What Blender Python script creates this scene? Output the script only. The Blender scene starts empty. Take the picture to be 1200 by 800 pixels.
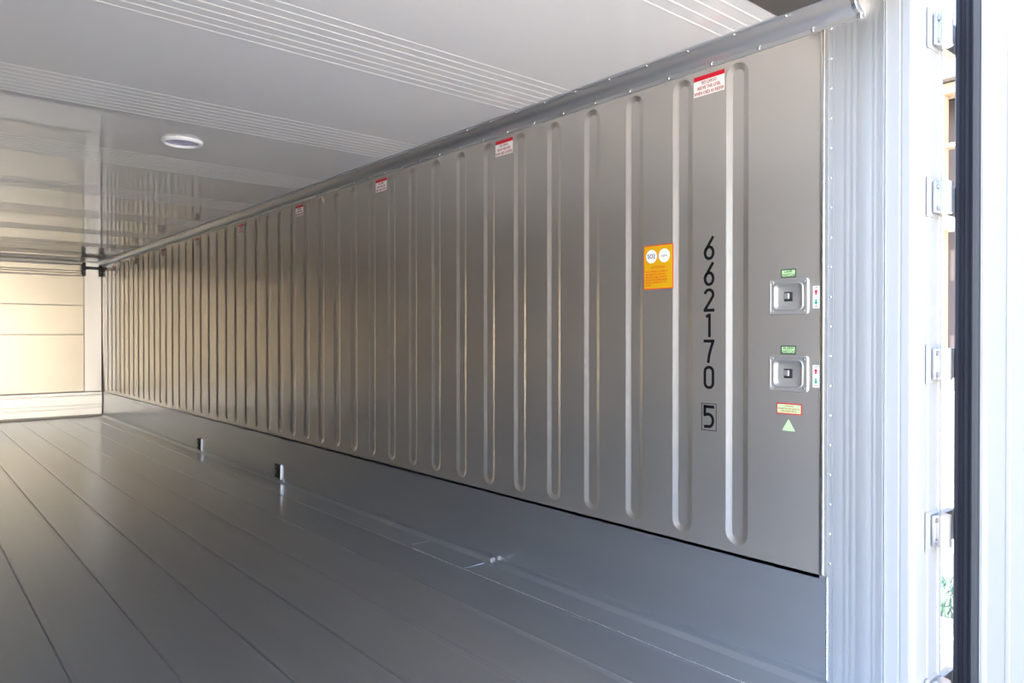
import bpy, bmesh, math, random
from mathutils import Vector, Matrix
random.seed(7)
S = bpy.context.scene
COL = S.collection
R = math.radians

# ------------------------------------------------------------------ camera, light, exposure
cam_d = bpy.data.cameras.new('camera')
cam_d.sensor_width = 36.0
cam_d.lens = 36.0 * 856.0 / 1200.0
cam_d.clip_start = 0.02
cam = bpy.data.objects.new('camera', cam_d)
COL.objects.link(cam)
cam.location = (0, 0, 1.13)
cam.rotation_euler = (R(90 - 0.37), 0, R(-40.35))
S.camera = cam

world = bpy.data.worlds.new('sky')
S.world = world
world.use_nodes = True
wn = world.node_tree.nodes
sky = wn.new('ShaderNodeTexSky')
sky.sky_type = 'NISHITA'
sky.sun_disc = False
sky.sun_elevation = R(48)
sky.sun_rotation = R(-35)
sky.air_density = 1.0
sky.dust_density = 1.6
wn['Background'].inputs['Strength'].default_value = 0.90
world.node_tree.links.new(sky.outputs[0], wn['Background'].inputs['Color'])

sun_d = bpy.data.lights.new('sun', 'SUN')
sun_d.energy = 12.5
sun_d.angle = R(0.53)
sun_d.color = (1.0, 0.92, 0.80)
sun = bpy.data.objects.new('sun', sun_d)
COL.objects.link(sun)
# the sun stands behind the container, over its far left corner, 48 degrees high
_e, _a = R(48), R(-35)
_to_sun = Vector((math.cos(_e) * math.sin(_a), math.cos(_e) * math.cos(_a), math.sin(_e)))
sun.rotation_euler = _to_sun.to_track_quat('Z', 'Y').to_euler()

S.view_settings.view_transform = 'Standard'
S.view_settings.look = 'None'
S.view_settings.gamma = 1.0
S.view_settings.use_curve_mapping = False
S.view_settings.exposure = 1.0
S.cycles.max_bounces = 16
S.cycles.diffuse_bounces = 6
S.cycles.glossy_bounces = 12
S.cycles.sample_clamp_indirect = 8.0

# ------------------------------------------------------------------ materials
MATS = {}


def mat(name, col, rough=0.5, metal=0.0, spec=0.5, noise=0.0, nscale=(4, 4, 4), rnoise=0.0, bump=0.0,
        bscale=(40, 40, 40), coat=0.0, coatr=0.08, aniso=0.0, rough2=None, mix=0.5):
    """Principled material; noise varies colour, rnoise varies gloss, bump adds fine relief (object space)."""
    m = bpy.data.materials.new(name)
    m.use_nodes = True
    nt = m.node_tree
    n, l = nt.nodes, nt.links
    b = n['Principled BSDF']
    b.inputs['Base Color'].default_value = (*col, 1)
    b.inputs['Roughness'].default_value = rough
    b.inputs['Metallic'].default_value = metal
    b.inputs['Specular IOR Level'].default_value = spec
    b.inputs['Coat Weight'].default_value = coat
    b.inputs['Coat Roughness'].default_value = coatr
    b.inputs['Anisotropic'].default_value = aniso
    if noise or rnoise or bump:
        tc = n.new('ShaderNodeTexCoord')

    def tex(sc, det):
        mp = n.new('ShaderNodeMapping')
        mp.inputs['Scale'].default_value = sc
        l.new(tc.outputs['Object'], mp.inputs['Vector'])
        t = n.new('ShaderNodeTexNoise')
        t.inputs['Scale'].default_value = 1.0
        t.inputs['Detail'].default_value = det
        l.new(mp.outputs[0], t.inputs['Vector'])
        return t
    if noise or rnoise:
        t = tex(nscale, 4)
    if noise:
        r = n.new('ShaderNodeMapRange')
        r.inputs['From Min'].default_value = 0.3
        r.inputs['From Max'].default_value = 0.7
        r.inputs['To Min'].default_value = 1 - noise
        r.inputs['To Max'].default_value = 1 + noise
        l.new(t.outputs[0], r.inputs['Value'])
        v = n.new('ShaderNodeVectorMath')
        v.operation = 'SCALE'
        v.inputs[0].default_value = col
        l.new(r.outputs[0], v.inputs['Scale'])
        l.new(v.outputs[0], b.inputs['Base Color'])
    if rnoise:
        r2 = n.new('ShaderNodeMapRange')
        r2.inputs['From Min'].default_value = 0.3
        r2.inputs['From Max'].default_value = 0.7
        r2.inputs['To Min'].default_value = max(0.02, rough - rnoise)
        r2.inputs['To Max'].default_value = rough + rnoise
        l.new(t.outputs[0], r2.inputs['Value'])
        l.new(r2.outputs[0], b.inputs['Roughness'])
    if bump:
        t2 = tex(bscale, 3)
        bp = n.new('ShaderNodeBump')
        bp.inputs['Strength'].default_value = bump
        bp.inputs['Distance'].default_value = 0.002
        l.new(t2.outputs[0], bp.inputs['Height'])
        l.new(bp.outputs[0], b.inputs['Normal'])
    if rough2 is not None:
        # rolled metal: a fine mirror-like lobe over a broad satin one
        b2 = n.new('ShaderNodeBsdfPrincipled')
        for k in ('Base Color', 'Metallic', 'Specular IOR Level'):
            b2.inputs[k].default_value = b.inputs[k].default_value
        if noise:
            l.new(v.outputs[0], b2.inputs['Base Color'])
        b2.inputs['Roughness'].default_value = rough2
        mx = n.new('ShaderNodeMixShader')
        mx.inputs[0].default_value = mix
        l.new(b.outputs[0], mx.inputs[1])
        l.new(b2.outputs[0], mx.inputs[2])
        l.new(mx.outputs[0], n['Material Output'].inputs['Surface'])
    MATS[name] = m
    return m


mat('panel_steel', (0.77, 0.73, 0.68), 0.52, 1.0, rough2=0.16, mix=0.55)
mat('base_aluminium', (0.63, 0.66, 0.70), 0.48, 1.0, noise=0.03, nscale=(2, 0.5, 7), rough2=0.20, mix=0.6)
mat('plank_aluminium', (0.64, 0.68, 0.735), 0.48, 1.0, noise=0.03, nscale=(7, 0.35, 3), rough2=0.19, mix=0.68)
mat('rail_aluminium', (0.72, 0.73, 0.75), 0.42, 1.0, rnoise=0.04, nscale=(30, 0.6, 30))
mat('jamb_aluminium', (0.68, 0.70, 0.72), 0.48, 1.0)
mat('bright_steel', (0.80, 0.80, 0.78), 0.16, 1.0)
mat('dull_steel', (0.36, 0.35, 0.33), 0.45, 1.0)
mat('header_steel', (0.30, 0.27, 0.24), 0.40, 1.0, noise=0.08)
mat('back_steel', (0.69, 0.64, 0.53), 0.55, 1.0, noise=0.03, nscale=(1.2, 1, 0.8), rough2=0.26, mix=0.4)
mat('ceiling_paint', (0.70, 0.69, 0.665), 0.025, 0.0, 0.7, noise=0.02, nscale=(0.7, 0.7, 1))
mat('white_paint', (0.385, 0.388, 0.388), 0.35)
mat('white_plastic', (0.85, 0.835, 0.80), 0.42, 0.88)
mat('door_skin', (0.40, 0.392, 0.375), 0.28)
mat('black_rubber', (0.014, 0.015, 0.022), 0.6, 0.0, 0.2)
mat('grey_rubber', (0.06, 0.063, 0.068), 0.6, 0.0, 0.2)
mat('dark_sealant', (0.2, 0.195, 0.19), 0.6)
mat('black_plastic', (0.02, 0.02, 0.022), 0.4)
mat('black_print', (0.008, 0.008, 0.009), 0.6, 0.0, 0.1)
mat('switch_steel', (0.58, 0.56, 0.53), 0.48, 1.0)
mat('hinge_steel', (0.50, 0.51, 0.54), 0.30, 1.0)
mat('shaded_ground', (0.16, 0.17, 0.17), 0.95, noise=0.3, nscale=(20, 20, 20))
mat('pocket_shade', (0.03, 0.03, 0.03), 0.8)
mat('label_white', (0.80, 0.79, 0.77), 0.35, 0.0, 0.2)
mat('label_red', (0.55, 0.012, 0.03), 0.35, 0.0, 0.2)
mat('label_red_ink', (0.33, 0.02, 0.03), 0.5, 0.0, 0.2)
mat('lamp_white', (0.86, 0.86, 0.86), 0.3)
mat('label_yellow', (0.62, 0.33, 0.006), 0.45, 0.0, 0.2)
mat('label_orange', (0.66, 0.075, 0.015), 0.35, 0.0, 0.2)
mat('glow_green', (0.46, 0.66, 0.33), 0.5, 0.0, 0.2)
mat('dark_green', (0.03, 0.06, 0.035), 0.4)
mat('arrow_green', (0.01, 0.30, 0.17), 0.4)
mat('lamp_lens', (0.55, 0.56, 0.72), 0.12)
mat('weld', (0.62, 0.63, 0.64), 0.30, 1.0, bump=0.25, bscale=(300, 300, 300))
mat('concrete', (0.38, 0.335, 0.28), 0.9, noise=0.12, nscale=(0.6, 0.6, 0.6), bump=0.3, bscale=(30, 30, 30))
mat('cream_render', (0.84, 0.77, 0.65), 0.85, noise=0.04)
mat('tan_timber', (0.50, 0.38, 0.28), 0.7, noise=0.1, nscale=(8, 8, 1.5))
mat('shed_interior_shade', (0.085, 0.065, 0.06), 0.8)
mat('cream_board', (0.78, 0.70, 0.55), 0.8)
mat('grey_stone', (0.20, 0.19, 0.18), 0.9, noise=0.2)
mat('pale_stone', (0.75, 0.74, 0.72), 0.9, noise=0.1)
mat('weed_green', (0.09, 0.17, 0.11), 0.6, noise=0.3, nscale=(9, 9, 9))
mat('white_coating', (0.70, 0.71, 0.72), 0.5)

# ------------------------------------------------------------------ helpers


class MB:
    def __init__(self):
        self.bm = bmesh.new()

    def box(self, x0, x1, y0, y1, z0, z1, bev=0.0):
        vs = [self.bm.verts.new(p) for p in ((x0, y0, z0), (x1, y0, z0), (x1, y1, z0), (x0, y1, z0),
                                             (x0, y0, z1), (x1, y0, z1), (x1, y1, z1), (x0, y1, z1))]
        fs = [self.bm.faces.new([vs[i] for i in q]) for q in ((0, 3, 2, 1), (4, 5, 6, 7), (0, 1, 5, 4), (1, 2, 6, 5), (2, 3, 7, 6), (3, 0, 4, 7))]
        if bev:
            es = list({e for f in fs for e in f.edges})
            bmesh.ops.bevel(self.bm, geom=es, offset=bev, segments=2, affect='EDGES', profile=0.5)
        return self

    def prism(self, prof, axis, a0, a1, close=True):
        """Profile of 2D points swept along an axis. axis 'y': (x, z); 'z': (x, y); 'x': (y, z)."""
        def p3(p, a):
            return {'y': (p[0], a, p[1]), 'z': (p[0], p[1], a), 'x': (a, p[0], p[1])}[axis]
        A = [self.bm.verts.new(p3(p, a0)) for p in prof]
        B = [self.bm.verts.new(p3(p, a1)) for p in prof]
        n = len(prof)
        for i in range(n if close else n - 1):
            j = (i + 1) % n
            self.bm.faces.new((A[i], A[j], B[j], B[i]))
        if close:
            self.bm.faces.new(A[::-1])
            self.bm.faces.new(B)
        return self

    def cyl(self, c, axis, r, h, n=12, r2=None):
        """Cylinder or cone starting at c along an axis vector."""
        ax = Vector(axis).normalized()
        u = ax.orthogonal().normalized()
        v = ax.cross(u)
        c = Vector(c)
        r2 = r if r2 is None else r2
        A = [self.bm.verts.new(c + (u * math.cos(2 * math.pi * i / n) + v * math.sin(2 * math.pi * i / n)) * r) for i in range(n)]
        B = [self.bm.verts.new(c + ax * h + (u * math.cos(2 * math.pi * i / n) + v * math.sin(2 * math.pi * i / n)) * r2) for i in range(n)]
        for i in range(n):
            j = (i + 1) % n
            self.bm.faces.new((A[i], A[j], B[j], B[i]))
        self.bm.faces.new(A[::-1])
        self.bm.faces.new(B)
        return self

    def loops(self, rings, cap_first=False, cap_last=True):
        prev = None
        first = None
        for ring in rings:
            vs = [self.bm.verts.new(p) for p in ring]
            if prev:
                n = len(vs)
                for i in range(n):
                    j = (i + 1) % n
                    self.bm.faces.new((prev[i], prev[j], vs[j], vs[i]))
            else:
                first = vs
            prev = vs
        if cap_last:
            self.bm.faces.new(prev)
        if cap_first:
            self.bm.faces.new(first[::-1])
        return self

    def lathe(self, prof, c, n=32):
        """(radius, z) profile turned about a vertical axis at c."""
        rings = [[(c[0] + r * math.cos(2 * math.pi * i / n), c[1] + r * math.sin(2 * math.pi * i / n), c[2] + z) for i in range(n)] for r, z in prof]
        return self.loops(rings, True, True)

    def mesh(self, name, material, smooth=False):
        bmesh.ops.recalc_face_normals(self.bm, faces=self.bm.faces)
        me = bpy.data.meshes.new(name)
        self.bm.to_mesh(me)
        self.bm.free()
        me.materials.append(MATS[material])
        if smooth:
            for p in me.polygons:
                p.use_smooth = True
            if smooth != True:
                me.set_sharp_from_angle(angle=R(smooth))
        return me

    def build(self, name, material, parent=None, smooth=False, **tags):
        return link(name, self.mesh(name, material, smooth), parent, **tags)


def link(name, me, parent=None, loc=None, **tags):
    o = bpy.data.objects.new(name, me)
    COL.objects.link(o)
    if parent is not None:
        o.parent = parent
        if loc is None:
            o.matrix_parent_inverse = Matrix.Translation(-parent.location)
    if loc is not None:
        o.location = loc
    for k, v in tags.items():
        o[k] = v
    return o


def thing(name, label, cat, loc=(0, 0, 0), group=None):
    o = bpy.data.objects.new(name, None)
    COL.objects.link(o)
    o.empty_display_size = 0.05
    o.location = loc
    o['label'] = label
    o['category'] = cat
    if group:
        o['group'] = group
    return o


def struct(name, mb, material, smooth=False, label=None):
    o = mb.build(name, material, None, smooth, kind='structure')
    if label:
        o['label'] = label
    return o


def text_mesh(name, body, size, material, align='CENTER', squeeze=1.0, depth=0.0003, spacing=1.0):
    """Flat lettering lying in local (y, z) of a wall that faces -X: read along -Y."""
    cu = bpy.data.curves.new(name, 'FONT')
    cu.body = body
    cu.size = size
    cu.align_x = align
    cu.align_y = 'CENTER'
    cu.extrude = depth
    cu.resolution_u = 2
    cu.space_character = spacing
    o = bpy.data.objects.new(name, cu)
    COL.objects.link(o)
    dg = bpy.context.evaluated_depsgraph_get()
    me = bpy.data.meshes.new_from_object(o.evaluated_get(dg))
    bpy.data.objects.remove(o)
    bpy.data.curves.remove(cu)
    M = Matrix(((0, 0, -1, 0), (-squeeze, 0, 0, 0), (0, 1, 0, 0), (0, 0, 0, 1)))
    me.transform(M)
    me.materials.clear()
    me.materials.append(MATS[material])
    me.name = name
    return me


XW = 2.30            # inner face of the right wall lining
YB = 11.84           # back wall
YF = 1.155           # near end of the ribbed lining
ZC = 2.19            # ceiling
ZP = 0.355           # lower edge of the ribbed lining
GROUND = -0.42
XL = 0.0             # left wall

# ------------------------------------------------------------------ floor of flush planks
mb = MB().box(-0.1, 2.42, 0.90, 11.95, -0.16, -0.012)
floor = struct('floor', mb, 'dull_steel')
edges = [2.115 - 0.2785 * k for k in range(9)]
edges = [e for e in edges if e > -0.1]
for i in range(len(edges) - 1):
    x1, x0 = edges[i], edges[i + 1]
    w = x1 - x0
    m = MB()
    a, b = x0 + 0.0012, x1 - 0.0012
    # pressed profile: a low rounded lip along each long edge
    m.prism([(a, -0.012), (b, -0.012), (b, -0.002), (b - 0.004, 0.0014), (b - 0.010, 0.0014), (b - 0.02, 0.0), (a + 0.02, 0.0),
             (a + 0.010, 0.0014), (a + 0.004, 0.0014), (a, -0.002)], 'y', 0.92, 11.70)
    m.build('floor_plank', 'plank_aluminium', floor)
# side strip along the wall, in two lengths
m = MB().prism([(2.118, -0.012), (XW + 0.01, -0.012), (XW + 0.01, 0.021), (XW - 0.014, 0.019), (XW - 0.036, 0.0035), (2.124, 0.0016), (2.118, -0.004)], 'y', 2.86, 11.70)
m.build('edge_strip', 'base_aluminium', floor)
m = MB().prism([(2.118, -0.012), (XW + 0.01, -0.012), (XW + 0.01, 0.014), (XW - 0.020, 0.012), (XW - 0.050, 0.002), (2.124, 0.001), (2.118, -0.004)], 'y', 0.92, 2.86)
m.build('edge_strip', 'base_aluminium', floor)
m = MB().box(XW - 0.028, XW + 0.004, 2.84, 2.862, 0.0, 0.026, 0.003)
m.build('strip_end_block', 'dull_steel', floor)
m = MB().box(XW - 0.15, XW - 0.03, 3.36, 3.375, -0.006, 0.0036, 0.001)
m.build('strip_joint', 'dull_steel', floor)
# weld line between the strip and the first plank: a chain of low beads
m = MB()
y = 0.95
while y < 3.3:
    L = random.uniform(0.010, 0.022)
    r = random.uniform(0.0018, 0.0034)
    xx = 2.117 + random.uniform(-0.001, 0.001)
    rings = []
    for t, s in ((0, .35), (.3, .95), (.7, 1), (1, .35)):
        rings.append([(xx + r * s * math.cos(q * math.pi / 3), y + L * t, 0.0005 + r * s * 0.7 * math.sin(q * math.pi / 3)) for q in range(6)])
    m.loops(rings, True, True)
    y += L * 0.93
m.build('weld_bead', 'weld', floor, True, kind='stuff')
# sill at the door
m = MB().box(-0.1, 2.40, 0.80, 0.92, -0.16, -0.004, 0.004)
m.build('door_sill', 'rail_aluminium', floor)

# ------------------------------------------------------------------ right wall: ribbed steel lining
wall = struct('wall_right', MB().box(XW + 0.014, XW + 0.18, 0.99, 11.95, -0.30, 2.36), 'white_coating')


def ribbed_sheet(y0, y1, z0, z1, xs, sign, first, pitch, count, zt, zb, half):
    """Steel sheet with pressed stadium grooves; sign +1 presses towards +X."""
    bm = bmesh.new()
    offs = [(-0.0020, 0.0), (0.0, 0.0), (0.0025, 0.0003), (0.0045, 0.0010), (0.0225, 0.0068), (0.0250, 0.0074), (0.0275, 0.0075)]
    ch = pitch / 2

    def arc(cy, cz, r, base):
        out = []
        for a in base:
            out.append((cy + r * math.cos(a), cz + r * math.sin(a)))
        return out

    def face(vs):
        try:
            bm.faces.new(vs)
        except ValueError:
            pass
    for k in range(count):
        cy = first + pitch * k
        ct, cb = zt - half, zb + half
        at = math.atan2(z1 - ct, ch)
        ab = math.atan2(cb - z0, ch)
        top = sorted(set([i * math.pi / 10 for i in range(11)] + [at, math.pi - at]))
        bot = sorted(set([math.pi + i * math.pi / 10 for i in range(11)] + [math.pi + ab, 2 * math.pi - ab]))
        rect = []
        for a in top:
            c, s = math.cos(a), math.sin(a)
            t = min(ch / abs(c) if abs(c) > 1e-9 else 9e9, (z1 - ct) / s if s > 1e-9 else 9e9)
            rect.append((cy + c * t, ct + s * t))
        for a in bot:
            c, s = math.cos(a), math.sin(a)
            t = min(ch / abs(c) if abs(c) > 1e-9 else 9e9, (cb - z0) / -s if s < -1e-9 else 9e9)
            rect.append((cy + c * t, cb + s * t))
        prev = [bm.verts.new((xs, p[0], p[1])) for p in rect]
        for off, d in offs:
            r = half - off
            pts = arc(cy, ct, r, top) + arc(cy, cb, r, bot)
            vs = [bm.verts.new((xs + sign * d, p[0], p[1])) for p in pts]
            n = len(vs)
            for i in range(n):
                j = (i + 1) % n
                face((prev[i], prev[j], vs[j], vs[i]))
            prev = vs
        # groove floor as a strip of quads
        nt, nb = len(top), len(bot)
        L = prev
        i, j = 0, nt - 1
        while j - i > 1:
            q = [L[i], L[i + 1], L[j - 1], L[j]] if j - i > 2 else [L[i], L[i + 1], L[j]]
            face(q)
            i += 1
            j -= 1
        face((L[0], L[nt - 1], L[nt], L[nt + nb - 1]))
        i, j = nt, nt + nb - 1
        while j - i > 1:
            q = [L[i], L[i + 1], L[j - 1], L[j]] if j - i > 2 else [L[i], L[i + 1], L[j]]
            face(q)
            i += 1
            j -= 1
    for a, b in ((y0, first - ch), (first + pitch * (count - 1) + ch, y1)):
        face([bm.verts.new(p) for p in ((xs, a, z0), (xs, b, z0), (xs, b, z1), (xs, a, z1))])
    # folded lower and near edges
    for p in (((xs, y0, z0), (xs, y1, z0), (xs + sign * .013, y1, z0), (xs + sign * .013, y0, z0)),
              ((xs, y0, z0), (xs, y0, z1), (xs + sign * .013, y0, z1), (xs + sign * .013, y0, z0))):
        face([bm.verts.new(q) for q in p])
    bmesh.ops.remove_doubles(bm, verts=bm.verts, dist=1e-5)
    bmesh.ops.recalc_face_normals(bm, faces=bm.faces)
    me = bpy.data.meshes.new('ribbed_lining')
    bm.to_mesh(me)
    bm.free()
    me.materials.append(MATS['panel_steel'])
    for p in me.polygons:
        p.use_smooth = True
    me.set_sharp_from_angle(angle=R(60))
    # the sheet must face the room
    s = sum(p.normal.x * p.area for p in me.polygons)
    if s * sign > 0:
        me.flip_normals()
    return me


RIB0, PITCH, NRIB = 1.468, 0.2363, 43
lining = ribbed_sheet(YF, YB, ZP, 2.16, XW, 1, RIB0, PITCH, NRIB, 2.108, 0.384, 0.0465)
link('ribbed_lining', lining, wall)
# joint strip under the lining
MB().box(XW + 0.006, XW + 0.014, YF + 0.01, YB, ZP - 0.014, ZP).build('sealant_joint', 'dark_sealant', wall)
# bright folded edge at the near end
MB().prism([(XW - 0.006, 1.1440), (XW - 0.008, 1.148), (XW - 0.007, 1.158), (XW - 0.001, 1.1635), (XW + 0.013, 1.162), (XW + 0.013, 1.144)], 'z', ZP + 0.004, 2.12).build('edge_fold', 'bright_steel', wall, 50)
MB().box(XW + 0.002, XW + 0.013, 1.138, 1.144, ZP, 2.12).build('edge_joint', 'dark_sealant', wall)

# aluminium kick plate
bb = struct('baseboard_right', MB().prism([(XW + 0.010, 0.030), (XW + 0.006, 0.034), (XW + 0.006, ZP - 0.002), (XW + 0.0135, ZP - 0.002), (XW + 0.0135, -0.005), (XW + 0.010, -0.005)], 'y', 1.136, YB - 0.04), 'base_aluminium')
m = MB()
z = 0.018
while z < 0.352:
    L = random.uniform(0.006, 0.010)
    r = random.uniform(0.0035, 0.005)
    rings = []
    for t, s in ((0, .3), (.35, 1), (.7, .9), (1, .3)):
        rings.append([(XW + 0.0015 - r * s * math.sin(q * math.pi / 3) * .8, 1.137 + r * s * math.cos(q * math.pi / 3) + random.uniform(-.0005, .0005), z + L * t) for q in range(6)])
    m.loops(rings, True, True)
    z += L * 0.85
m.build('weld_seam', 'weld', bb, True, kind='stuff', label='bright rough vertical weld seam')

# lashing pockets low on the kick plate
for yy, zz, lab in ((5.53, 0.078, 'small steel lashing pocket low on the kick plate, nearer one'),
                    (7.44, 0.072, 'small steel lashing pocket low on the kick plate, farther one')):
    t = thing('lashing_pocket', lab, 'fitting', (XW + 0.006, yy, zz), 'lashing pockets on the kick plate')
    MB().box(XW - 0.004, XW + 0.006, yy - 0.045, yy + 0.06, zz - 0.050, zz + 0.055, 0.002).build('backing_plate', 'pocket_shade', t)  # proud plate, its dark colour stands for the shaded hollow of the pocket
    MB().box(XW - 0.006, XW + 0.006, yy - 0.060, yy - 0.045, zz - 0.058, zz + 0.058, 0.003).build('side_cheek', 'base_aluminium', t)
    MB().cyl((XW - 0.004, yy + 0.012, zz), (-1, 0, 0), 0.018, 0.014, 6).build('bolt', 'bright_steel', t)
    MB().cyl((XW - 0.004, yy + 0.012, zz + 0.036), (-1, 0, 0), 0.008, 0.010, 6).build('bolt', 'bright_steel', t)

# ------------------------------------------------------------------ cove rail under the ceiling
prof = [(XW + 0.012, 2.118), (XW - 0.004, 2.120), (XW - 0.006, 2.133)]
for i in range(9):                                   # rounded, bulging into the room
    t_ = i / 8
    bulge = 0.013 * math.sin(math.pi * t_)
    prof.append((XW - 0.008 - 0.044 * t_ - bulge * 0.7, 2.134 + 0.046 * t_ - bulge * 0.7))
prof += [(XW - 0.054, 2.183), (XW - 0.068, 2.184), (XW - 0.068, 2.193), (XW + 0.012, 2.193)]
rail = struct('trim_1', MB().prism(prof, 'y', 1.02, YB - 0.03), 'rail_aluminium', 40, label='long aluminium cove rail along the ceiling corner')
for me_name, px, pz, nx in (('lower', XW - 0.006, 2.1275, (-1, 0, 0)), ('upper', XW - 0.060, 2.1815, (0, 0, -1))):
    d = MB()
    ax = Vector(nx)
    u = Vector((0, 1, 0))
    v = ax.cross(u)
    rings = []
    for r, h in ((0.0055, 0.0), (0.0050, 0.002), (0.0028, 0.0036)):
        rings.append([tuple(ax * h + (u * math.cos(q * math.pi / 4) + v * math.sin(q * math.pi / 4)) * r) for q in range(8)])
    d.loops(rings, False, True)
    me = d.mesh('screw', 'bright_steel', True)
    yy = 1.186 if me_name == 'lower' else 1.25
    while yy < 11.7:
        o = link('screw', me, rail)
        o.location = (px, yy, pz)
        o.matrix_parent_inverse = Matrix.Identity(4)
        yy += 0.1935
# rail end collar
m = MB().prism([(p[0] - 0.004 if p[0] < XW else p[0], p[1] - (0.003 if p[1] < 2.19 else 0)) for p in prof], 'y', 1.03, 1.042)
m.build('end_collar', 'bright_steel', rail, 40)

# ------------------------------------------------------------------ ceiling with bands of raised lines
ceil = struct('ceiling', MB().box(-0.1, 2.36, 1.28, 11.95, ZC, ZC + 0.10), 'ceiling_paint')
me = MB().prism([(-0.006, 0.0), (0.006, 0.0), (0.003, -0.0016), (-0.003, -0.0016)], 'x', 0.0, 2.27).mesh('raised_line', 'ceiling_paint')
band = 0
while True:
    ys = 1.125 if band == 0 else 2.245 + 1.19 * (band - 1)
    if ys > 11.2:
        break
    for k in range(8):
        yy = ys + 0.0525 * k
        if yy > 1.30:
            o = link('raised_line', me, ceil)
            o.location = (0, yy, ZC)
    band += 1
# header of the door frame
hd = struct('trim_2', MB().box(-0.10, XW + 0.012, 0.86, 1.278, 2.186, 2.33, 0.006), 'header_steel', label='dark steel door header above the doorway')
for k in range(11):
    m = MB().cyl((0.1 + 0.215 * k, 1.24, 2.186), (0, 0, -1), 0.006, 0.004, 8)
    m.build('rivet', 'bright_steel', hd)

# ------------------------------------------------------------------ ceiling lamp
L0 = (1.205, 4.18, ZC)
t = thing('ceiling_lamp', 'round recessed white ceiling lamp with bluish lens, switched off', 'lamp', L0)
MB().lathe([(0.104, 0.0), (0.104, -0.008), (0.098, -0.016), (0.088, -0.017), (0.084, -0.010), (0.084, 0.0)], L0, 40).build('rim', 'lamp_white', t, 40)
MB().lathe([(0.0835, -0.002), (0.0835, -0.006), (0.06, -0.010), (0.03, -0.012), (0.005, -0.0125)], L0, 40).build('lens', 'lamp_lens', t, True)

# ------------------------------------------------------------------ left wall (seen only in reflections)
wl = struct('wall_left', MB().box(XL - 0.20, XL - 0.014, 0.90, 11.95, -0.30, 2.36), 'white_coating')
link('ribbed_lining', ribbed_sheet(YF, YB, ZP, 2.18, XL, -1, RIB0, PITCH, NRIB, 2.108, 0.384, 0.0465), wl)
struct('baseboard_left', MB().box(XL - 0.014, XL - 0.006, 0.92, YB - 0.04, -0.01, ZP - 0.002), 'base_aluminium')

# ------------------------------------------------------------------ back wall
wb = struct('wall_back', MB().box(-0.02, XW + 0.014, YB + 0.006, YB + 0.12, -0.16, 2.30), 'dull_steel')
for z0, z1 in ((0.356, 1.156), (1.162, 1.570), (1.576, 1.980)):
    MB().box(0.0, 2.082, YB - 0.008, YB + 0.006, z0, z1, 0.003).build('steel_sheet', 'back_steel', wb)
# white corner panel
struct('trim_3', MB().box(2.080, XW - 0.004, YB - 0.050, YB + 0.006, 0.356, ZC, 0.004), 'white_plastic', label='tall white corner panel at the far end')
# white ribbed kick plate of the far end
kp = [(YB + 0.006, 0.030), (YB - 0.060, 0.030), (YB - 0.060, 0.115), (YB - 0.055, 0.118), (YB - 0.055, 0.126), (YB - 0.060, 0.129),
      (YB - 0.060, 0.165), (YB - 0.055, 0.168), (YB - 0.055, 0.176), (YB - 0.060, 0.179), (YB - 0.060, 0.295), (YB - 0.052, 0.300), (YB - 0.052, 0.312),
      (YB - 0.060, 0.317), (YB - 0.060, 0.345), (YB - 0.052, 0.3555), (YB + 0.006, 0.3555)]
struct('baseboard_back', MB().prism(kp, 'x', 0.0, XW - 0.006), 'white_plastic')
# air outlet lips along the top
for z0, z1, y0, mt, nm in ((2.150, 2.178, 0.05, 'dull_steel', 'air_lip'), (2.060, 2.132, 0.03, 'back_steel', 'air_lip'),
                           (2.030, 2.050, 0.03, 'back_steel', 'air_lip'), (1.996, 2.022, 0.03, 'back_steel', 'air_lip')):
    MB().box(0.0, 2.078, YB - y0, YB + 0.006, z0, z1, 0.003).build(nm, mt, wb)
MB().box(2.06, XW - 0.004, YB - 0.075, YB - 0.051, 2.085, 2.125, 0.002).build('cross_bar', 'black_plastic', wb)
for i, (xx, lab) in enumerate(((2.075, 'left'), (XW - 0.022, 'right'))):
    t = thing('black_clip', 'black plastic clip at the %s edge of the white corner panel' % lab, 'clip', (xx, YB - 0.09, 2.09), 'clips on the far corner panel')
    MB().box(xx - 0.018, xx + 0.018, YB - 0.100, YB - 0.076, 1.985, 2.175, 0.004).build('clip_body', 'black_plastic', t)
    MB().box(xx - 0.030, xx + 0.020, YB - 0.112, YB - 0.1005, 2.07, 2.13, 0.004).build('clip_jaw', 'black_plastic', t)

# ------------------------------------------------------------------ door frame: fluted jamb lining and corner post
jp = [(XW + 0.013, 1.138), (XW + 0.003, 1.138), (XW + 0.003, 1.120), (XW, 1.117)]
for yy in (1.086, 1.066, 1.046, 0.998, 0.984):
    jp += [(XW, yy + 0.006), (XW + 0.0003, yy + 0.002), (XW + 0.0003, yy - 0.002), (XW, yy - 0.006)]
jp += [(XW, 0.966), (XW - 0.004, 0.9655), (XW - 0.004, 0.9615), (XW + 0.013, 0.9615)]
jamb = struct('trim_4', MB().prism(jp, 'z', -0.01, 2.20), 'jamb_aluminium', 40, label='fluted aluminium jamb lining with a row of rivets')
d = MB()
rings = []
for r, h in ((0.0048, 0.0), (0.0045, 0.002), (0.0022, 0.0032)):
    rings.append([(-h, r * math.cos(q * math.pi / 4), r * math.sin(q * math.pi / 4)) for q in range(8)])
d.loops(rings, False, True)
rv = d.mesh('rivet', 'bright_steel', True)
for k in range(19):
    o = link('rivet', rv, jamb)
    o.location = (XW + 0.003, 1.129, 0.3985 + 0.09555 * k)

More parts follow.
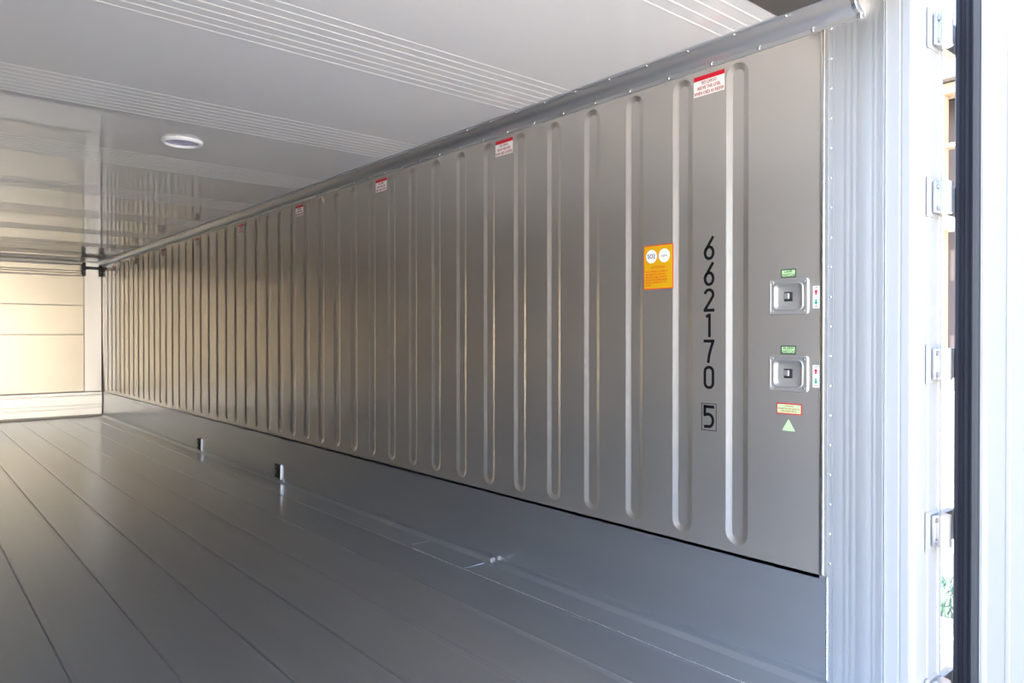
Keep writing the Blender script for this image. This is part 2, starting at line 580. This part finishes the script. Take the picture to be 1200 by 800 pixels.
pp = [(XW + 0.013, 0.9600), (XW + 0.004, 0.9600), (XW + 0.004, 0.920), (XW + 0.006, 0.918), (XW + 0.006, 0.914), (XW + 0.004, 0.912), (XW + 0.004, 0.892)]
for i in range(9):
    a = math.pi / 2 * i / 8
    pp.append((XW + 0.022 - 0.018 * math.cos(a), 0.892 - 0.018 * math.sin(a)))
pp += [(XW + 0.100, 0.874), (XW + 0.103, 0.871), (XW + 0.172, 0.871), (XW + 0.174, 0.866), (XW + 0.190, 0.866), (XW + 0.190, 0.985), (XW + 0.013, 0.985)]
post = struct('trim_5', MB().prism(pp, 'z', -0.42, 2.36), 'white_paint', 35, label='white corner post of the door frame')

# the same jamb and post on the left, mirrored
struct('trim_6', MB().prism([(XL - (x - XW), y) for x, y in jp], 'z', -0.01, 2.20), 'jamb_aluminium', 40, label='fluted jamb lining of the left side')
struct('trim_7', MB().prism([(XL - (x - XW), y) for x, y in pp], 'z', -0.42, 2.36), 'white_paint', 35, label='white corner post on the left side of the doorway')

# ------------------------------------------------------------------ open door on the right with gasket and hinges
XD = 2.550
door = struct('door_1', MB().box(XD + 0.012, XD + 0.085, -0.36, 0.848, -0.10, 2.26, 0.004), 'white_coating', label='white insulated door swung open on the right')
sk = [(XD + 0.012, 0.778), (XD - 0.004, 0.778), (XD - 0.006, 0.770), (XD - 0.004, 0.762), (XD + 0.004, 0.758), (XD + 0.004, 0.712), (XD + 0.001, 0.709),
      (XD + 0.001, 0.701), (XD + 0.004, 0.698), (XD + 0.004, -0.30), (XD + 0.012, -0.30)]
MB().prism(sk, 'z', -0.02, 2.18).build('door_skin', 'door_skin', door)
gs = [(XD + 0.012, 0.850), (XD + 0.002, 0.852), (XD - 0.008, 0.846), (XD - 0.006, 0.838), (XD + 0.002, 0.834), (XD + 0.002, 0.824), (XD - 0.007, 0.820),
      (XD - 0.007, 0.812), (XD + 0.001, 0.808), (XD + 0.001, 0.805), (XD + 0.012, 0.804)]
MB().prism(gs, 'z', -0.08, 2.24).build('gasket', 'black_rubber', door, label='black rubber door gasket')
g2 = [(XD + 0.012, 0.8035), (XD - 0.002, 0.8035), (XD - 0.008, 0.798), (XD - 0.006, 0.788), (XD + 0.001, 0.7785), (XD + 0.012, 0.7785)]
MB().prism(g2, 'z', -0.08, 2.24).build('gasket_lip', 'grey_rubber', door, label='grey inner lip of the gasket')

HX, HY = XW + 0.150, 0.848


def hinge_meshes():
    H = 0.048
    a = MB().cyl((HX, HY, -H), (0, 0, 1), 0.024, 2 * H, 28)
    b = MB()
    b.box(XW + 0.112, XW + 0.150, 0.856, 0.8660, -H, H, 0.002)
    c = MB()
    c.box(HX + 0.004, XD + 0.030, 0.8530, 0.8800, -H + 0.001, H - 0.001, 0.002)
    e = MB().box(XW + 0.080, XW + 0.171, 0.8685, 0.8715, -H - 0.012, H + 0.012, 0.001)
    f = MB().cyl((XW + 0.122, 0.8565, 0), (0, -1, 0), 0.0075, 0.004, 8)
    return (a.mesh('hinge_knuckle', 'hinge_steel', 40), b.mesh('post_leaf', 'hinge_steel', 40), c.mesh('door_leaf', 'dull_steel', 40),  # door leaf in darker metal: its shaded side is put into the colour
            e.mesh('hinge_seat', 'white_paint'), f.mesh('bolt', 'dull_steel'))


hm = hinge_meshes()
for zz in (2.063, 1.554, 1.047, 0.538, 0.030):
    h = link('hinge', hm[1], door, loc=(0, 0, zz))
    link('hinge_knuckle', hm[0], h, loc=(0, 0, 0))
    link('door_leaf', hm[2], h, loc=(0, 0, 0))
    link('hinge_seat', hm[3], h, loc=(0, 0, 0))
    for dz in (-0.033, 0.033):
        link('bolt', hm[4], h, loc=(0, 0, dz))

# ------------------------------------------------------------------ markings on the lining
XS = XW - 0.0002


def flat(y0, y1, z0, z1, x, th=0.0004):
    return MB().box(x - th, x, min(y0, y1), max(y0, y1), z0, z1)


# red and white cargo limit labels, one every five ribs
red_lines = [text_mesh('lettering', s, 0.0178, 'label_red_ink', squeeze=0.68) for s in ('NO CARGO', 'ABOVE THIS LEVEL', 'WHEN USED AS REEFER')]
r_white = flat(-0.066, 0.066, -0.0375, 0.0205, 0).mesh('white_field', 'label_white')
r_red = flat(-0.066, 0.066, 0.0205, 0.0375, 0).mesh('red_stripe', 'label_red')
order = ['nearest to the door, largest in view', 'second from the door', 'third from the door', 'fourth from the door', 'fifth from the door',
         'sixth from the door', 'seventh from the door', 'eighth from the door', 'last before the far wall']
for k in range(9):
    yy = RIB0 + PITCH * (0.5 + 5 * k)
    t = thing('cargo_limit_label', 'red and white cargo label below the rail, ' + order[k], 'label', (XS, yy, 2.062), 'cargo limit labels under the rail')
    link('white_field', r_white, t, loc=(0, 0, 0))
    link('red_stripe', r_red, t, loc=(0, 0, 0))
    for me, dz in zip(red_lines, (0.0105, -0.0085, -0.0275)):
        link('lettering', me, t, loc=(-0.0008, 0, dz))

# yellow attention label
yc, zc = 1.8185, 1.13 + 0.2745
t = thing('attention_label', 'yellow label with orange border and two white circles on ribbed wall', 'label', (XS, yc, zc))
hw, hh = 0.0725, 0.0870
link('border', flat(-hw, hw, -hh, hh, 0).mesh('border', 'label_orange'), t, loc=(0, 0, 0))
link('yellow_field', flat(-hw + .004, hw - .004, -hh + .004, hh - .004, -0.0004).mesh('yellow_field', 'label_yellow'), t, loc=(0, 0, 0))
for dy, tx in ((0.033, 'SO2'), (-0.030, 'organic')):
    me = MB().cyl((-0.0008, 0, 0), (-1, 0, 0), 0.0265, 0.0004, 32).mesh('white_circle', 'label_white')
    c = link('white_circle', me, t, loc=(0, dy, 0.043))
    me = text_mesh('lettering', tx, 0.026 if tx == 'SO2' else 0.013, 'black_print' if tx == 'SO2' else 'grey_stone', squeeze=0.85)
    link('lettering', me, c, loc=(-0.0016, 0, 0))
link('lettering', text_mesh('lettering', 'ATTENTION', 0.0135, 'label_orange', squeeze=0.9), t, loc=(-0.0012, 0, -0.001))
for i, s in enumerate(('It is forbidden to smoke or', 'use open fire in this unit', 'when the cargo is treated;', 'do not enter before airing', 'out the container for 1 h', 'at least.')):
    link('lettering', text_mesh('lettering', s, 0.0125, 'label_orange', 'LEFT', squeeze=0.80), t, loc=(-0.0012, hw - .010, -0.0165 - 0.0108 * i))

# container number, one digit under another


def ribbon(pts, w, th=0.0005):
    """Stroke of width w along (u, v) points, as a thin solid facing -X; u runs along -Y."""
    n = len(pts)
    m = MB()
    P = [Vector(p) for p in pts]
    Lr, Rr = [], []
    for i in range(n):
        d0 = (P[i] - P[i - 1]).normalized() if i else (P[1] - P[0]).normalized()
        d1 = (P[i + 1] - P[i]).normalized() if i < n - 1 else d0
        t_ = (d0 + d1)
        t_ = t_.normalized() if t_.length > 1e-6 else d0
        nn = Vector((-t_.y, t_.x))
        k = 1.0 / max(0.45, nn.dot(Vector((-d0.y, d0.x))))
        Lr.append(P[i] + nn * w / 2 * k)
        Rr.append(P[i] - nn * w / 2 * k)
    for i in range(n - 1):
        quad = (Lr[i], Lr[i + 1], Rr[i + 1], Rr[i])
        a = [m.bm.verts.new((0, -q.x, q.y)) for q in quad]
        b = [m.bm.verts.new((-th, -q.x, q.y)) for q in quad]
        m.bm.faces.new(a)
        m.bm.faces.new(b)
        for q in range(4):
            m.bm.faces.new((a[q], a[(q + 1) % 4], b[(q + 1) % 4], b[q]))
    return m


def arcp(cx, cy, rx, ry, a0, a1, n=12):
    return [(cx + rx * math.cos(R(a0 + (a1 - a0) * i / n)), cy + ry * math.sin(R(a0 + (a1 - a0) * i / n))) for i in range(n + 1)]


W_, H_, ST = 0.0465, 0.0865, 0.0112
hx, hy = W_ / 2 - ST / 2, H_ / 2 - ST / 2
oy = -hy + 0.0215
DIG = {
    '6': [[(hx, hy + ST * .45), (-hx * 0.55, oy + 0.018), (-hx, oy + 0.004)] + arcp(0, oy, hx, hx + .004, 170, 530, 24)],
    '2': [arcp(0, hy - hx, hx, hx, 172, -25, 12) + [(hx * .55, 0.003), (-hx, -hy + .002), (-hx + .001, -hy)], [(-hx - ST / 2, -hy), (hx + ST / 2, -hy)]],
    '1': [[(-0.013, hy - 0.006), (0.0, hy)], [(0.002, hy + ST / 2), (0.002, -hy - ST / 2)]],
    '7': [[(-hx - ST / 2, hy), (hx + ST / 2, hy)], [(hx, hy), (hx * .35, 0.004), (0.0, -hy * .5), (-0.003, -hy - ST / 2)]],
    '0': [arcp(0, hy - hx, hx, hx, 0, 180, 14) + arcp(0, -hy + hx, hx, hx, 180, 360, 14) + [(hx, hy - hx)]],
    '5': [[(hx + ST / 2, hy), (-hx - ST / 2, hy)], [(-hx, hy + ST / 2), (-hx, 0.004)], [(-hx - ST * .4, 0.006), (-0.004, 0.0105)] + arcp(0, -hy + 0.0215 + .003, hx, 0.0225, 85, -105, 16) + [(-hx - ST * .3, -hy + .001)]],
}
yd = 1.584
t = thing('number_marking', 'tall column of black digits with a boxed last digit on the wall', 'marking', (XS, yd, 1.13 + 0.05))
for ch, z0 in zip('662170', (0.326, 0.2305, 0.1355, 0.042, -0.0535, -0.150)):
    m = None
    bmj = MB()
    for st in DIG[ch]:
        r = ribbon(st, ST)
        tmp = bpy.data.meshes.new('tmp')
        r.bm.to_mesh(tmp)
        bmj.bm.from_mesh(tmp)
        bpy.data.meshes.remove(tmp)
    link('digit', bmj.mesh('digit', 'black_print'), t, loc=(0, 0, z0 - 0.05))
bmj = MB()
for st in DIG['5']:
    r = ribbon(st, ST)
    tmp = bpy.data.meshes.new('tmp')
    r.bm.to_mesh(tmp)
    bmj.bm.from_mesh(tmp)
    bpy.data.meshes.remove(tmp)
link('digit', bmj.mesh('digit', 'black_print'), t, loc=(0, 0, -0.296 - 0.05))
m = MB()
bw, bh, lw = 0.0325, 0.0505, 0.0022
for a in ((-bw, bw, bh - lw, bh), (-bw, bw, -bh, -bh + lw), (-bw, -bw + lw, -bh, bh), (bw - lw, bw, -bh, bh)):
    m.box(-0.0005, 0, *a)
link('digit_box', m.mesh('digit_box', 'black_print'), t, loc=(0, 0, -0.296 - 0.05))

# two recessed push switches


def rrect(hy_, hz_, r, x, n=5):
    out = []
    for cy_, cz_, a0 in ((hy_ - r, hz_ - r, 0), (-hy_ + r, hz_ - r, 90), (-hy_ + r, -hz_ + r, 180), (hy_ - r, -hz_ + r, 270)):
        for i in range(n + 1):
            a = R(a0 + 90 * i / n)
            out.append((x, cy_ + r * math.cos(a), cz_ + r * math.sin(a)))
    return out


pl = MB()
pl.loops([rrect(0.069, 0.0605, 0.010, 0.0), rrect(0.069, 0.0605, 0.010, -0.005), rrect(0.0675, 0.059, 0.009, -0.0065), rrect(0.0635, 0.055, 0.008, -0.0065),
          rrect(0.062, 0.0535, 0.008, -0.0055), rrect(0.0535, 0.046, 0.016, -0.0055), rrect(0.0515, 0.044, 0.015, -0.0080), rrect(0.049, 0.0415, 0.015, -0.0074),
          rrect(0.041, 0.034, 0.013, -0.0015), rrect(0.039, 0.032, 0.012, -0.001)], True, True)
plate_me = pl.mesh('plate', 'switch_steel', 30)
well_me = MB().box(-0.006, -0.001, -0.0155, 0.0155, -0.0155, 0.0155, 0.002).mesh('button_well', 'black_plastic')
btn_me = MB().box(-0.012, -0.005, -0.006, 0.0135, -0.0085, 0.0115, 0.003).mesh('button', 'switch_steel')
scr_me = MB().cyl((-0.0050, 0, 0), (-1, 0, 0), 0.0040, 0.003, 10, 0.0028).mesh('screw', 'bright_steel')
for nm, z, top, ztop in (('LAMP', 1.13 + 0.135, 'upper', 1.13 + 0.2135), ('ALARM', 1.13 - 0.1235, 'lower', 1.13 - 0.044)):
    t = thing('push_switch', 'square recessed metal push switch plate, %s of two' % top, 'switch', (XS, 1.269, z), 'push switches by the door')
    link('plate', plate_me, t, loc=(0, 0, 0))
    link('button_well', well_me, t, loc=(0, 0, 0))
    link('button', btn_me, t, loc=(0, 0, 0))
    for sy in (-1, 1):
        for sz in (-1, 1):
            link('screw', scr_me, t, loc=(0, sy * 0.0565, sz * 0.0485))
    # green glow label above
    t = thing('switch_label', 'small pale green label reading %s SWITCH above the %s switch' % (nm, top), 'label', (XS, 1.271, ztop))
    link('border', MB().loops([rrect(0.0275, 0.0145, 0.003, 0.0), rrect(0.0275, 0.0145, 0.003, -0.0004)], True, True).mesh('border', 'dark_green'), t, loc=(0, 0, 0))
    link('green_field', MB().loops([rrect(0.0232, 0.0106, 0.002, -0.0004), rrect(0.0232, 0.0106, 0.002, -0.0008)], True, True).mesh('green_field', 'glow_green'), t, loc=(0, 0, 0))
    for s, dz in ((nm, 0.0054), ('SWITCH', -0.0062)):
        link('lettering', text_mesh('lettering', s, 0.0125, 'black_print', squeeze=0.95), t, loc=(-0.0012, 0, dz))
    # arrow label at the right
    t = thing('arrow_label', 'narrow white label with red up and green down arrows by the %s switch' % top, 'label', (XS, 1.1745, z - 0.0055 + 0.0))
    link('white_field', flat(-0.0105, 0.0105, -0.0365, 0.0365, 0).mesh('white_field', 'label_white'), t, loc=(0, 0, 0))
    for sgn, mt in ((1, 'label_red'), (-1, 'arrow_green')):
        m = MB()
        o_ = 0.0155 * sgn
        for poly in ([(-0.0028, o_ - 0.0085 * sgn), (0.0028, o_ - 0.0085 * sgn), (0.0028, o_ + 0.001 * sgn), (-0.0028, o_ + 0.001 * sgn)],
                     [(-0.007, o_ + 0.001 * sgn), (0.007, o_ + 0.001 * sgn), (0, o_ + 0.010 * sgn)]):
            m.prism(poly, 'x', -0.0009, -0.0004)
        link('arrow', m.mesh('arrow', mt), t, loc=(0, 0, 0))
    link('lettering', text_mesh('lettering', 'OFF', 0.0075, 'black_print'), t, loc=(-0.0008, 0, 0.0305))
    link('lettering', text_mesh('lettering', 'ON', 0.0075, 'black_print'), t, loc=(-0.0008, 0, -0.0305))

# small red-bordered attention plate and green triangle
t = thing('warning_label', 'small pale green label with red border below the lower switch', 'label', (XS, 1.268, 1.13 - 0.2425))
link('border', MB().loops([rrect(0.046, 0.0185, 0.003, 0.0), rrect(0.046, 0.0185, 0.003, -0.0004)], True, True).mesh('border', 'label_red'), t, loc=(0, 0, 0))
link('green_field', MB().loops([rrect(0.0420, 0.0146, 0.002, -0.0004), rrect(0.0420, 0.0146, 0.002, -0.0008)], True, True).mesh('green_field', 'glow_green'), t, loc=(0, 0, 0))
for s, dz in (('ATTENTION', 0.0088), ('IN CASE YOU ARE LOCKED IN', 0.0), ('PUSH ALARM SWITCH', -0.0085)):
    link('lettering', text_mesh('lettering', s, 0.0078, 'label_red', squeeze=0.72), t, loc=(-0.0012, 0, dz))
m = MB().prism([(-0.0235, -0.0185), (0.0235, -0.0185), (0.0, 0.0205)], 'x', -0.0005, 0.0)
tri = link('triangle_marker', m.mesh('triangle_marker', 'glow_green'), None, loc=(XS, 1.2695, 1.13 - 0.298),
           label='plain pale green triangle sticker low on the ribbed wall', category='sticker')

# ------------------------------------------------------------------ outside: yard, shed seen through the hinge gap, warehouse opposite
ground = struct('ground', MB().box(-40, 40, -40, 40, GROUND - 0.3, GROUND), 'concrete')
# shed beyond the hinge gap
SX = 7.6
t = thing('timber_shed', 'tan timber shed with dark openings on a pale plinth beyond the door gap', 'shed', (SX, 2.6, GROUND))
MB().box(SX - 0.05, SX + 2.4, 1.3, 5.2, GROUND, 0.62, 0.01).build('plinth', 'cream_board', t)
MB().box(SX, SX + 2.3, 1.4, 5.1, 0.62, 0.76, 0.01).build('foundation_strip', 'grey_stone', t)
MB().box(SX + 0.5, SX + 2.2, 1.5, 5.0, 0.76, 3.5).build('interior_block', 'shed_interior_shade', t)  # solid block coloured dark for the shade inside the shed
MB().box(SX - 0.02, SX + 0.20, 1.4, 5.1, 2.14, 2.28, 0.01).build('middle_beam', 'cream_board', t)
MB().box(SX - 0.02, SX + 0.20, 1.4, 5.1, 3.42, 3.52, 0.01).build('top_beam', 'tan_timber', t)
MB().box(SX + 0.02, SX + 0.14, 1.4, 5.1, 2.92, 2.96, 0.004).build('rail', 'tan_timber', t)
for yy in (1.45, 2.63, 3.45, 4.95):
    MB().box(SX, SX + 0.12, yy, yy + 0.05, 0.76, 3.42, 0.006).build('post', 'tan_timber', t)
MB().prism([(SX - 0.15, 3.52), (SX + 2.5, 3.70), (SX + 2.5, 3.76), (SX - 0.15, 3.58)], 'y', 1.2, 5.3).build('roof', 'grey_stone', t)
# ground bed coloured dark to stand for shade, with weeds and pale rubble, at the foot of the wall
struct('ground_bed', MB().box(4.22, 5.75, 0.6, 3.0, GROUND - 0.02, GROUND + 0.012, 0.01), 'shaded_ground')
st = MB()
for k in range(46):
    cx, cy = random.uniform(3.93, 4.24), random.uniform(0.9, 1.9)
    r = random.uniform(0.012, 0.035)
    rings = []
    ph = random.uniform(0, 6.28)
    for zz, rr in ((0.0, .8), (.35, 1.0), (.7, .75), (.9, .3)):
        rings.append([(cx + r * rr * random.uniform(.8, 1.1) * math.cos(q * 1.0472 + ph), cy + r * rr * random.uniform(.8, 1.1) * math.sin(q * 1.0472 + ph), GROUND + r * zz) for q in range(6)])
    st.loops(rings, True, True)
st.build('rubble', 'pale_stone', None, False, kind='stuff', label='scatter of pale rubble along the edge of the darkened ground bed', category='rubble')
# weeds at the foot of the wall
w = MB()
for k in range(420):
    cx, cy = max(4.40, random.gauss(4.80, 0.22)), random.gauss(1.62, 0.25)
    h, a, ln = random.uniform(0.05, 0.15), random.uniform(0, 6.28), random.uniform(0.02, 0.09)
    dx, dy = math.cos(a), math.sin(a)
    q = 0.007
    A = [(cx - dy * q, cy + dx * q, GROUND), (cx + dy * q, cy - dx * q, GROUND)]
    B = [(cx + dx * ln * .4 - dy * q * .8, cy + dy * ln * .4 + dx * q * .8, GROUND + h * .6), (cx + dx * ln * .4 + dy * q * .8, cy + dy * ln * .4 - dx * q * .8, GROUND + h * .6)]
    C = (cx + dx * ln, cy + dy * ln, GROUND + h)
    va = [w.bm.verts.new(p) for p in A]
    vb = [w.bm.verts.new(p) for p in B]
    vc = w.bm.verts.new(C)
    w.bm.faces.new((va[0], va[1], vb[1], vb[0]))
    w.bm.faces.new((vb[0], vb[1], vc))
w.build('weeds', 'weed_green', None, False, kind='stuff', label='green weeds growing at the yard edge beyond the door gap', category='weeds')


# the sunlit warehouse across the yard, which lights the inside of the container
wh = struct('warehouse', MB().box(-16, 18, -26, -16, GROUND, 5.4, 0.03), 'cream_render')
MB().prism([(-26.3, 5.4), (-15.6, 5.4), (-15.6, 5.6), (-21, 7.2), (-26.3, 5.6)], 'x', -16.3, 18.3).build('roof', 'grey_stone', wh)
